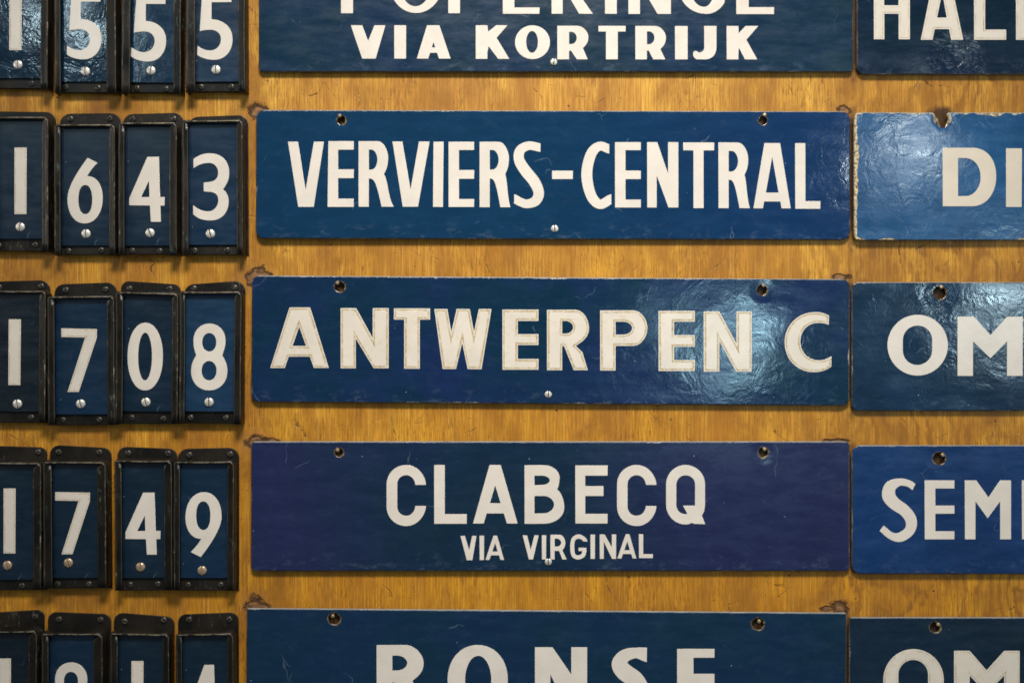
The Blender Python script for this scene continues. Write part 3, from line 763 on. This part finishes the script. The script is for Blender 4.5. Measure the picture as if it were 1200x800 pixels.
OM = [('O', [ell(1075.3, 404.4, 35.4, 35.6, 52, 2.0), stadium(1057.9, 381.4, 1092.3, 427.6)]),
      ('M', gM(1122, 371, 1198.4, 440.3, 1140.2, 1179.9, 1141.2, 1180.1, (1160.6, 392.5), (1160.6, 419.8), 399.9))]
SE = [('S', [stroke([(1071, 570.3), (1064.5, 566.2), (1054, 564.6), (1043.5, 570), (1041.5, 580.5), (1048, 589.5), (1060, 598), (1067.5, 609), (1066, 621), (1055, 629), (1044, 627.3), (1033.2, 618.5)],
                    [8.0, 8, 8.5, 14, 16, 14.5, 13.5, 13.5, 12, 11, 8.5, 8], (-0.5, 1), (0.85, -1))]),
      ('E', gE(1083.5, 562.5, 1118.3, 631.5, 1096, 572, 592, 601.5, 622)),
      ('M', gM(1130.6, 562.5, 1184.7, 631.5, 1143, 1171.8, 1144, 1172, (1158.3, 582.5), (1157.3, 607), 587.2)),
      ('I', gI(1197.5, 562.5, 1210, 631.5))]
O2 = [('O', [ell(1070.5, 796, 35.5, 36, 52, 2.0), stadium(1052.7, 772.6, 1087.5, 819)]),
      ('M', gM(1118, 762, 1194.8, 832, 1136.3, 1176.5, 1136.3, 1176.8, (1156.2, 784.8), (1156.2, 812), 791))]

navy, teal, deep = (0.006, 0.040, 0.125), (0.005, 0.046, 0.090), (0.004, 0.022, 0.070)
signs = [
 make_sign(303, -64, 1000, 84.5, 0.0, dict(a=(0.005, 0.034, 0.092), b=(0.004, 0.036, 0.072), ripple=0.40, rough=0.22, dents=((0.32, 0.0, 0.05, 0.6),), edge=0.0005),
           PO, 'topmost wide blue enamel sign, cut by the top of the photo, reading VIA KORTRIJK', screws=[(649, 73, 4.2, ME_nickel)], rad=6, wmat=white_enamel('speckled_white_enamel', dirty=0.30)),
 make_sign(300, 129.5, 997, 280.5, 0.12, dict(a=(0.005, 0.046, 0.165), b=(0.009, 0.046, 0.150), tint=(0.005, 0.050, 0.130), ripple=0.75, rough=0.13, tintx=(0.0, 0.3), dents=((-0.337, -0.045, 0.02, 0.8),)),
           VC, 'wide bright blue enamel sign reading VERVIERS-CENTRAL', holes=[(400, 141, 4.8), (894.5, 141, 4.8)], screws=[(650, 268, 4.4, ME_nickel)], rad=11, tilt=(-0.3, 0.15)),
 make_sign(294.5, 324.8, 996, 473.2, 0.36, dict(a=(0.009, 0.032, 0.122), b=(0.003, 0.036, 0.082), ripple=0.85, rough=0.17, edge=0.0008),
           AW, 'wide dark blue enamel sign reading ANTWERPEN C in yellowed double-edged letters', holes=[(398, 336, 5.8), (893, 340, 5.8)], screws=[(642.5, 462, 4.2, ME_nickel)], rad=10, ring=RING),
 make_sign(294, 517, 996, 669, 0.0, dict(a=(0.006, 0.030, 0.080), b=(0.006, 0.032, 0.070), tint=(0.020, 0.029, 0.112), tintx=(-0.25, -0.08), both=True, ripple=0.45, rough=0.24, specks=0.8),  # violet cast of reflections put into the enamel colour at both ends
           CL, 'wide violet-blue enamel sign reading CLABECQ VIA VIRGINAL', holes=[(397, 530, 4.8), (894.5, 530, 5.5)], screws=[(642.5, 658, 4.2, ME_nickel)], rad=6),
 make_sign(288.5, 715, 992, 866, 0.45, dict(a=(0.005, 0.034, 0.100), b=(0.004, 0.036, 0.082), ripple=0.4, rough=0.26, specks=0.7),
           RO, 'lowest wide blue enamel sign, cut by the bottom of the photo, reading RONSE', holes=[(391.5, 725, 6.8), (888, 731, 6.8)], rad=3),
 make_sign(1004, -62, 1704, 87.5, 0.0, dict(a=(0.006, 0.022, 0.062), b=(0.004, 0.024, 0.050), ripple=0.5, rough=0.17, dents=((-0.231, -0.056, 0.036, 2.6),)),
           HA, 'topmost dark navy sign at the right edge, showing the letters HALL', rad=10, ring=RING2),
 make_sign(999.5, 132, 1702, 282, 0.0, dict(a=(0.012, 0.085, 0.220), b=(0.010, 0.066, 0.175), ripple=0.75, rough=0.17, dim=0.82, crust=0.0024, edge=0.001, collar=0.0042),
           DI, 'light blue enamel sign at the right edge with rusty chipped rim, showing the letters DI', holes=[(1104, 139, 5)], rad=8, wmat=M_white_cream, notch=True, tilt=(0.0, 0.3)),
 make_sign(998, 330.5, 1699, 481.5, 0.0, dict(a=(0.010, 0.046, 0.110), b=(0.008, 0.034, 0.080), ripple=0.9, rough=0.16, edge=0.0008, dents=((-0.247, 0.062, 0.028, 1.2),)),
           OM, 'steel blue glossy enamel sign at the right edge showing OM, beside the ANTWERPEN sign', holes=[(1101, 343, 7.5)], rad=9, tilt=(0.3, 0)),
 make_sign(998, 521.5, 1700, 672.5, 0.0, dict(a=(0.006, 0.052, 0.200), b=(0.006, 0.044, 0.165), ripple=0.4, rough=0.25, specks=0.6),
           SE, 'vivid royal blue enamel sign at the right edge showing the letters SEM', holes=[(1100.5, 537, 7.0)], rad=12),
 make_sign(995, 723, 1697, 874, 0.0, dict(a=(0.005, 0.026, 0.062), b=(0.004, 0.024, 0.050), ripple=0.4, rough=0.28, specks=0.5),
           O2, 'dark teal enamel sign in the bottom right corner showing OM', holes=[(1096, 735, 6.0)], rad=4, ring=RING2),
]

# nails the signs hang from, seen in the holes
def nail_mesh():
    bm = bmesh.new()
    prof = [(0.0011, 0.010), (0.0011, -0.0048), (0.0020, -0.0056), (0.0023, -0.0064), (0.0016, -0.0072), (0.0, -0.0075)]
    rings = []
    n = 14
    for r, y in prof[:-1]:
        rings.append([bm.verts.new((r * math.cos(2*math.pi*i/n), y, r * math.sin(2*math.pi*i/n))) for i in range(n)])
    for a, b in zip(rings, rings[1:]):
        for i in range(n): bm.faces.new((a[i], a[(i+1) % n], b[(i+1) % n], b[i])).smooth = True
    tip = bm.verts.new((0, prof[-1][1], 0))
    for i in range(n): bm.faces.new((rings[-1][i], rings[-1][(i+1) % n], tip))
    me = bpy.data.meshes.new('nail'); bm.to_mesh(me); bm.free(); me.materials.append(M_nail)
    return me
ME_nail = nail_mesh()
nails = [(400, 137, 'left hole of the VERVIERS-CENTRAL sign'), (895, 136.5, 'right hole of the VERVIERS-CENTRAL sign'),
         (396.5, 331.5, 'left hole of the ANTWERPEN sign'), (893, 334.5, 'right hole of the ANTWERPEN sign'),
         (396.5, 526.5, 'left hole of the CLABECQ sign'), (894.8, 526, 'right hole of the CLABECQ sign'),
         (391.8, 719.5, 'left hole of the RONSE sign'), (888.5, 725.5, 'right hole of the RONSE sign'),
         (1101, 337.5, 'hole of the steel blue OM sign beside ANTWERPEN'),
         (1101, 532, 'hole of the royal blue SEM sign'), (1096.5, 730, 'hole of the dark teal OM sign at bottom right')]
for i, (u, v, where) in enumerate(nails):
    o = link('nail', ME_nail, None, None, at(u, v, 0.002), (R(random.uniform(-12, 4)), 0, R(random.uniform(-8, 8))))
    tag(o, 'small brass nail head in the ' + where, 'nail', 'nails holding up the signs')

# ------------------------------------------------------------------ number holders
HF, HP = 0.0165, 0.0105      # front of the folded rim, face of the number plate
def sweep_frame(pts, widths, base, front, t=0.0012, seg=0.010, seed=0):
    """folded sheet rim: walls standing on the board along a path (x,z), with a lip folded inward"""
    rnd = random.Random(seed)
    P, W = [], []
    for i in range(len(pts) - 1):
        a, b = Vector(pts[i]), Vector(pts[i+1]); n = max(1, int((b - a).length / seg))
        for k in range(n):
            s = k / n; P.append(a.lerp(b, s)); W.append(widths[i] * (1 - s) + widths[i+1] * s)
    P.append(Vector(pts[-1])); W.append(widths[-1])
    bm = bmesh.new(); rings = []
    wob = 0
    for i, p in enumerate(P):
        d0 = (p - P[max(i-1, 0)]); d1 = (P[min(i+1, len(P)-1)] - p)
        if d0.length == 0: d0 = d1
        if d1.length == 0: d1 = d0
        d = (d0.normalized() + d1.normalized()); d = d.normalized()
        nrm = Vector((d.y, -d.x))               # inward for a path going up, over and down clockwise
        c = d.dot(d1.normalized()); sc = 1 / max(c, 0.6)
        w = W[i]
        j = lambda a: rnd.uniform(-a, a)
        wob = wob * 0.6 + j(0.00022)
        # profile (inward offset, height): outer wall, rolled edge, lip, lip's rim turned in
        prof = [(-0.0003, 0.0), (0.0000 + wob, front - 0.0016), (0.0003 + wob, front - 0.0006 + j(.0001)), (0.0012 + wob, front + j(.0001)),
                (0.0023 + wob + j(.0004), front - 0.0003), (max(w * 0.55, 0.0026), front - 0.0011 + j(.0002)), (max(w - 0.0008, 0.0029), front - 0.0010 + j(.00025)),
                (w + wob * .5, front - 0.0014), (w + wob * .5, front - 0.0045), (max(w - 0.0012, 0.0012), front - 0.0045), (0.0014, front - 0.0040), (0.0013, 0.0)]
        rings.append([bm.verts.new((p.x + nrm.x * o * sc, -(h + base), p.y + nrm.y * o * sc)) for o, h in prof])
    m = len(rings[0])
    for ri_, (a, b) in enumerate(zip(rings, rings[1:])):
        horiz = abs(P[ri_+1].x - P[ri_].x) > abs(P[ri_+1].y - P[ri_].y)
        left = P[ri_].x < (P[0].x + P[-1].x) / 2
        for k in range(m - 1):
            f = bm.faces.new((a[k], b[k], b[k+1], a[k+1])); f.smooth = True
            f.material_index = (1 if k == 3 else 0) if horiz else (0 if left and k == 2 else (2 if k in (2, 6) else 0))
            if left and not horiz and k == 3: f.material_index = 2
    for rg in (rings[0], rings[-1]):
        f = bm.faces.new(rg if rg is rings[0] else rg[::-1]); f.material_index = 0
    bmesh.ops.recalc_face_normals(bm, faces=bm.faces)
    me = bpy.data.meshes.new('rim'); bm.to_mesh(me); bm.free()
    return me

blues = {
 'a': dict(a=(0.005, 0.030, 0.070), b=(0.004, 0.028, 0.058), ripple=0.35, rough=0.30, specks=0.8, edge=0.0002),
 'b': dict(a=(0.006, 0.044, 0.115), b=(0.005, 0.036, 0.090), ripple=0.35, rough=0.30, specks=0.8, edge=0.0002),
 'c': dict(a=(0.012, 0.066, 0.160), b=(0.010, 0.056, 0.135), ripple=0.5, rough=0.30, specks=1.0, edge=0.0002),
 'g': dict(a=(0.005, 0.036, 0.085), b=(0.005, 0.030, 0.066), ripple=1.6, rough=0.14, specks=1.0, edge=0.0002),
 'h': dict(a=(0.005, 0.040, 0.100), b=(0.005, 0.034, 0.080), ripple=0.9, rough=0.18, specks=1.0, edge=0.0002),
 'd': dict(a=(0.003, 0.016, 0.036), b=(0.003, 0.018, 0.034), ripple=0.3, rough=0.32, specks=0.6, edge=0.0002),
}
PM = {k: None for k in blues}
def plate_mat(k):
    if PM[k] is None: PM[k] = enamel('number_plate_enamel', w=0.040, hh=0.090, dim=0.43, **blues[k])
    return PM[k]

# L outer, PL plate left, PR plate right, Ro outer right, T rim top, PB plate bottom, B bottom, FL FR FT flange, digit box, screw, blue, ring, plate roll
rows = [
 [(-20, -12, 47, 56, -58, 92, 104, -15, 62, -70, '1', 11, -18, 14.5, 77, (21.5, 76), 'g', 1, -0.4),
  (63, 70, 124, 135.5, -56, 96, 109, 66, 137, -68, '5', 78, -8.5, 41, 78, (100, 84), 'g', 0, 0),
  (142, 152, 203, 212, -56, 97, 109, 142, 214, -68, '5', 154, -6, 41, 78, (177.5, 83), 'h', 0, 0),
  (217, 228, 279, 287, -57, 96, 108, 220, 289, -69, '5', 231, -8, 41.5, 78, (253, 82), 'b', 0, 0)],
 [(-18, -9, 48.5, 56.5, 136, 280, 294.5, -10, 65, 131, '1', 17, 173, 14.2, 78, (24, 266), 'a', 1, 0),
  (63, 70, 127.5, 134.5, 145, 288, 299, 70, 142, 133, '6', 79, 185, 41.5, 77, (101, 274), 'a', 0, 0),
  (138, 145, 198, 207, 143, 288, 298.5, 144, 215, 133, '4', 151.5, 184, 41.5, 76, (176, 273), 'a', 0, 0.3),
  (213, 220, 277, 284.5, 140.5, 287, 299, 221, 291, 136, '3', 226, 179.8, 43, 78.6, (246.5, 274), 'b', 0, 0)],
 [(-24, -16, 45, 53, 340, 482, 495, -14, 58, 329, '1', 10, 374, 14.2, 77, (21, 473), 'd', 1, -2.9),
  (55, 63, 125, 134, 346.5, 485.5, 498, 64, 137, 332, '7', 72, 384.5, 42, 74.5, (94.5, 473), 'b', 1, 0),
  (134.5, 143, 201, 208.5, 341.5, 482, 496.5, 141, 211, 331, '0', 149.5, 378, 41.5, 79.3, (171.5, 471), 'a', 0, 0),
  (209.5, 216, 274, 282.5, 341.5, 482, 496, 215, 287, 331, '8', 224, 379, 42.7, 78.3, (245.5, 471), 'c', 0, 0)],
 [(-28, -20, 38, 48, 541, 679, 691, -17, 55, 523, '1', 4.2, 572, 14, 76, (9, 662), 'a', 1, -1.3),
  (50, 60, 113.5, 124, 540, 677, 689, 59, 131, 523, '7', 65, 576, 41, 73, (80, 659), 'a', 1, 0),
  (134, 142, 192, 201.5, 538.5, 677, 691.5, 138, 208, 524.5, '4', 147, 577, 41, 72.5, (164.5, 664), 'a', 0, 0.2),
  (202.5, 210, 266, 274, 540, 677, 691.5, 208, 280, 525, '9', 217.3, 576.3, 42.5, 76, (237, 668), 'b', 0, 0)],
 [(-33, -26, 33, 43, 739, 880, 892, -20, 52, 716, '1', -1.5, 771, 14.3, 77, (6, 864), 'd', 1, 0),
  (48, 56, 109, 120, 741, 880, 892, 56, 130, 718, '8', 62, 775.5, 43, 78, (82, 866), 'b', 0, 0),
  (128, 137, 190, 198, 741, 880, 892, 133, 204, 720, '1', 154, 774, 14, 77, (161, 866), 'a', 1, 0),
  (206, 213, 266, 274, 742, 880, 892, 209, 280, 718.5, '4', 222, 778.5, 34.7, 74, (238, 866), 'a', 0, 0)],
]
rowname = ['cut by the photo\'s top edge', 'in the row beside VERVIERS-CENTRAL', 'in the row beside ANTWERPEN C', 'in the row beside CLABECQ', 'cut by the photo\'s bottom edge']
posname = ['leftmost', 'second from left', 'third from left', 'rightmost']
for ri, row in enumerate(rows):
    for ci, (L, PL, PR, Ro, T, PB, B, FL, FR, FT, ch, dx, dy, dw, dh, sc, blue, ringed, roll) in enumerate(row):
        rnd = random.Random(ri * 10 + ci)
        cu, cv = (L + Ro) / 2, (T + B) / 2
        base = at(cu, cv, 0)
        root = empty('number_holder', base)
        root.rotation_euler = (0, R(rnd.uniform(-0.45, 0.45)), 0)
        tag(root, '%s black holder with white %s, %s' % (posname[ci], ch, rowname[ri]), 'number holder', 'number plate holders in rows of four on the left')
        def loc(u, v, h):
            p = at(u, v, h) - base
            return (p.x, p.z)
        # flange lying on the board, rounded above
        fl, ft = loc(FL, FT, 0.0018); fr, fb = loc(FR, B, 0.0018)
        tip = rnd.uniform(-0.0020, 0.0020)
        rr = rnd.uniform(0.009, 0.013)
        pts = [(fl, fb), (fr, fb)] + [(fr - rr + rr * math.cos(R(a)), ft - rr + tip + rr * math.sin(R(a))) for a in range(0, 91, 15)] + \
              [(fl + rr - rr * math.sin(R(a)), ft - rr + rr * math.cos(R(a)) - tip) for a in range(0, 91, 15)]
        link('flange', solid([pts], 0.0018, 0.0005), M_paint_dark, root)
        # folded rim: up the left side, over the top, down the right
        l0, b0 = loc(L, B, HF); r0, t0 = loc(Ro, T, HF)
        k = (CAM_D - HF) / CAM_D / 1000
        wl, wr = (PL - L) * k, (Ro - PR) * k
        ch_ = 0.004
        me = sweep_frame([(l0, b0), (l0, t0 - ch_ * .6), (l0 + ch_ * .5, t0), (r0 - ch_, t0 + tip * .5), (r0, t0 - ch_), (r0, b0 + rnd.uniform(-.001, .001))],
                         [wl, wl, 0.0034, 0.0034, wr, wr], 0.0018, HF - 0.0018, seed=ri * 4 + ci)
        link('rim', me, [M_paint, M_edge, M_edge_side], root)
        # bottom strip between the rails
        s0 = loc(PL, PB - 3, 0.0080); s1 = loc(PR, B - 0.5, 0.0080)
        a0, a1 = l0 + 0.0016, r0 - 0.0016
        link('bottom_strip', solid([[(a0, s1[1]), (a1, s1[1]), (a1, s0[1]), (a0, s0[1])]], 0.0062, 0.0006, z0=0.0018), M_paint_dark, root)
        # number plate
        pu, pv = (PL + PR) / 2, (T + PB) / 2
        pc = at(pu, pv, HP) - base
        kp = (CAM_D - HP) / CAM_D / 1000
        hw, hh = (PR - PL) / 2 * kp + 0.0022, (PB - T) / 2 * kp
        hw = min(hw, (r0 - l0) / 2 - 0.0020)
        pm = solid([rounded_rect(hw, hh, 0.0022, 4)], 0.0014, 0.0004, z0=-0.0014)
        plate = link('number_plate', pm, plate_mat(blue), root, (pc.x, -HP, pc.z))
        gw, gh, gl = DIG[ch]
        a = R(roll)
        dl = []
        gx, gy = dx + dw / 2, dy + dh / 2
        for lp in gl:
            q = []
            for (x, y) in lp:
                ux, vy = (x / gw - .5) * dw, (y / gh - .5) * dh
                ux, vy = ux * math.cos(-a) - vy * math.sin(-a) * -1 * -1, vy
                u2 = ux - vy * math.tan(a) * 1.0
                q.append(((u2) * kp, -vy * kp))
            dl.append(q)
        dloc = ((gx - pu) * kp, 0, -(gy - pv) * kp)
        if ringed:
            d = link('digit', solid(dl, 0.00035, 0.00012, z0=-0.0001, res=1), M_white_dirty, plate, dloc)
            m2 = solid(dl, 0.0001, 0, 0.0011, z0=0.00022); m3 = solid(dl, 0.0001, 0, 0.0019, z0=0.00029)
            # outline and inner fill joined to the digit, being one level too deep to stand alone
            bmx = bmesh.new(); bmx.from_mesh(d.data)
            for idx, mm in ((1, m2), (2, m3)):
                n0 = len(bmx.faces); bmx.from_mesh(mm); bmx.faces.ensure_lookup_table()
                for f in bmx.faces[n0:]: f.material_index = idx
            for m_ in (M_ring_faint, M_white): d.data.materials.append(m_)     # slots: 0 edge, 1 line, 2 fill
            bmx.to_mesh(d.data); bmx.free()
        else:
            link('digit', solid(dl, 0.00045, 0.00015, z0=-0.0001, res=1), M_white, plate, dloc)
        sm = ME_brass if ri >= 3 else ME_nickel
        screw(sm, plate, (sc[0] - pu) * kp, -(sc[1] - pv) * kp, 0.0001, 5.4 * kp, rnd.uniform(-0.35, 0.25))
        # small black screws in the flange and in the bottom strip
        for fx in (0.17, 0.83):
            u = FL + (FR - FL) * (fx + rnd.uniform(-.03, .03))
            p = loc(u, FT + 7 + rnd.uniform(-1, 1.2), 0.002)
            if p[1] > t0 + 0.003:
                screw(ME_black, root, p[0], p[1], 0.0018, 0.0038, rnd.uniform(-1.5, 1.5))
            u = PL + (PR - PL) * (fx + rnd.uniform(-.05, .05))
            p = loc(u, (PB + B) / 2 + rnd.uniform(-.3, 1.2), 0.0080)
            screw(ME_black, root, p[0], p[1], 0.0080, 0.0036, rnd.uniform(-1.5, 1.5))
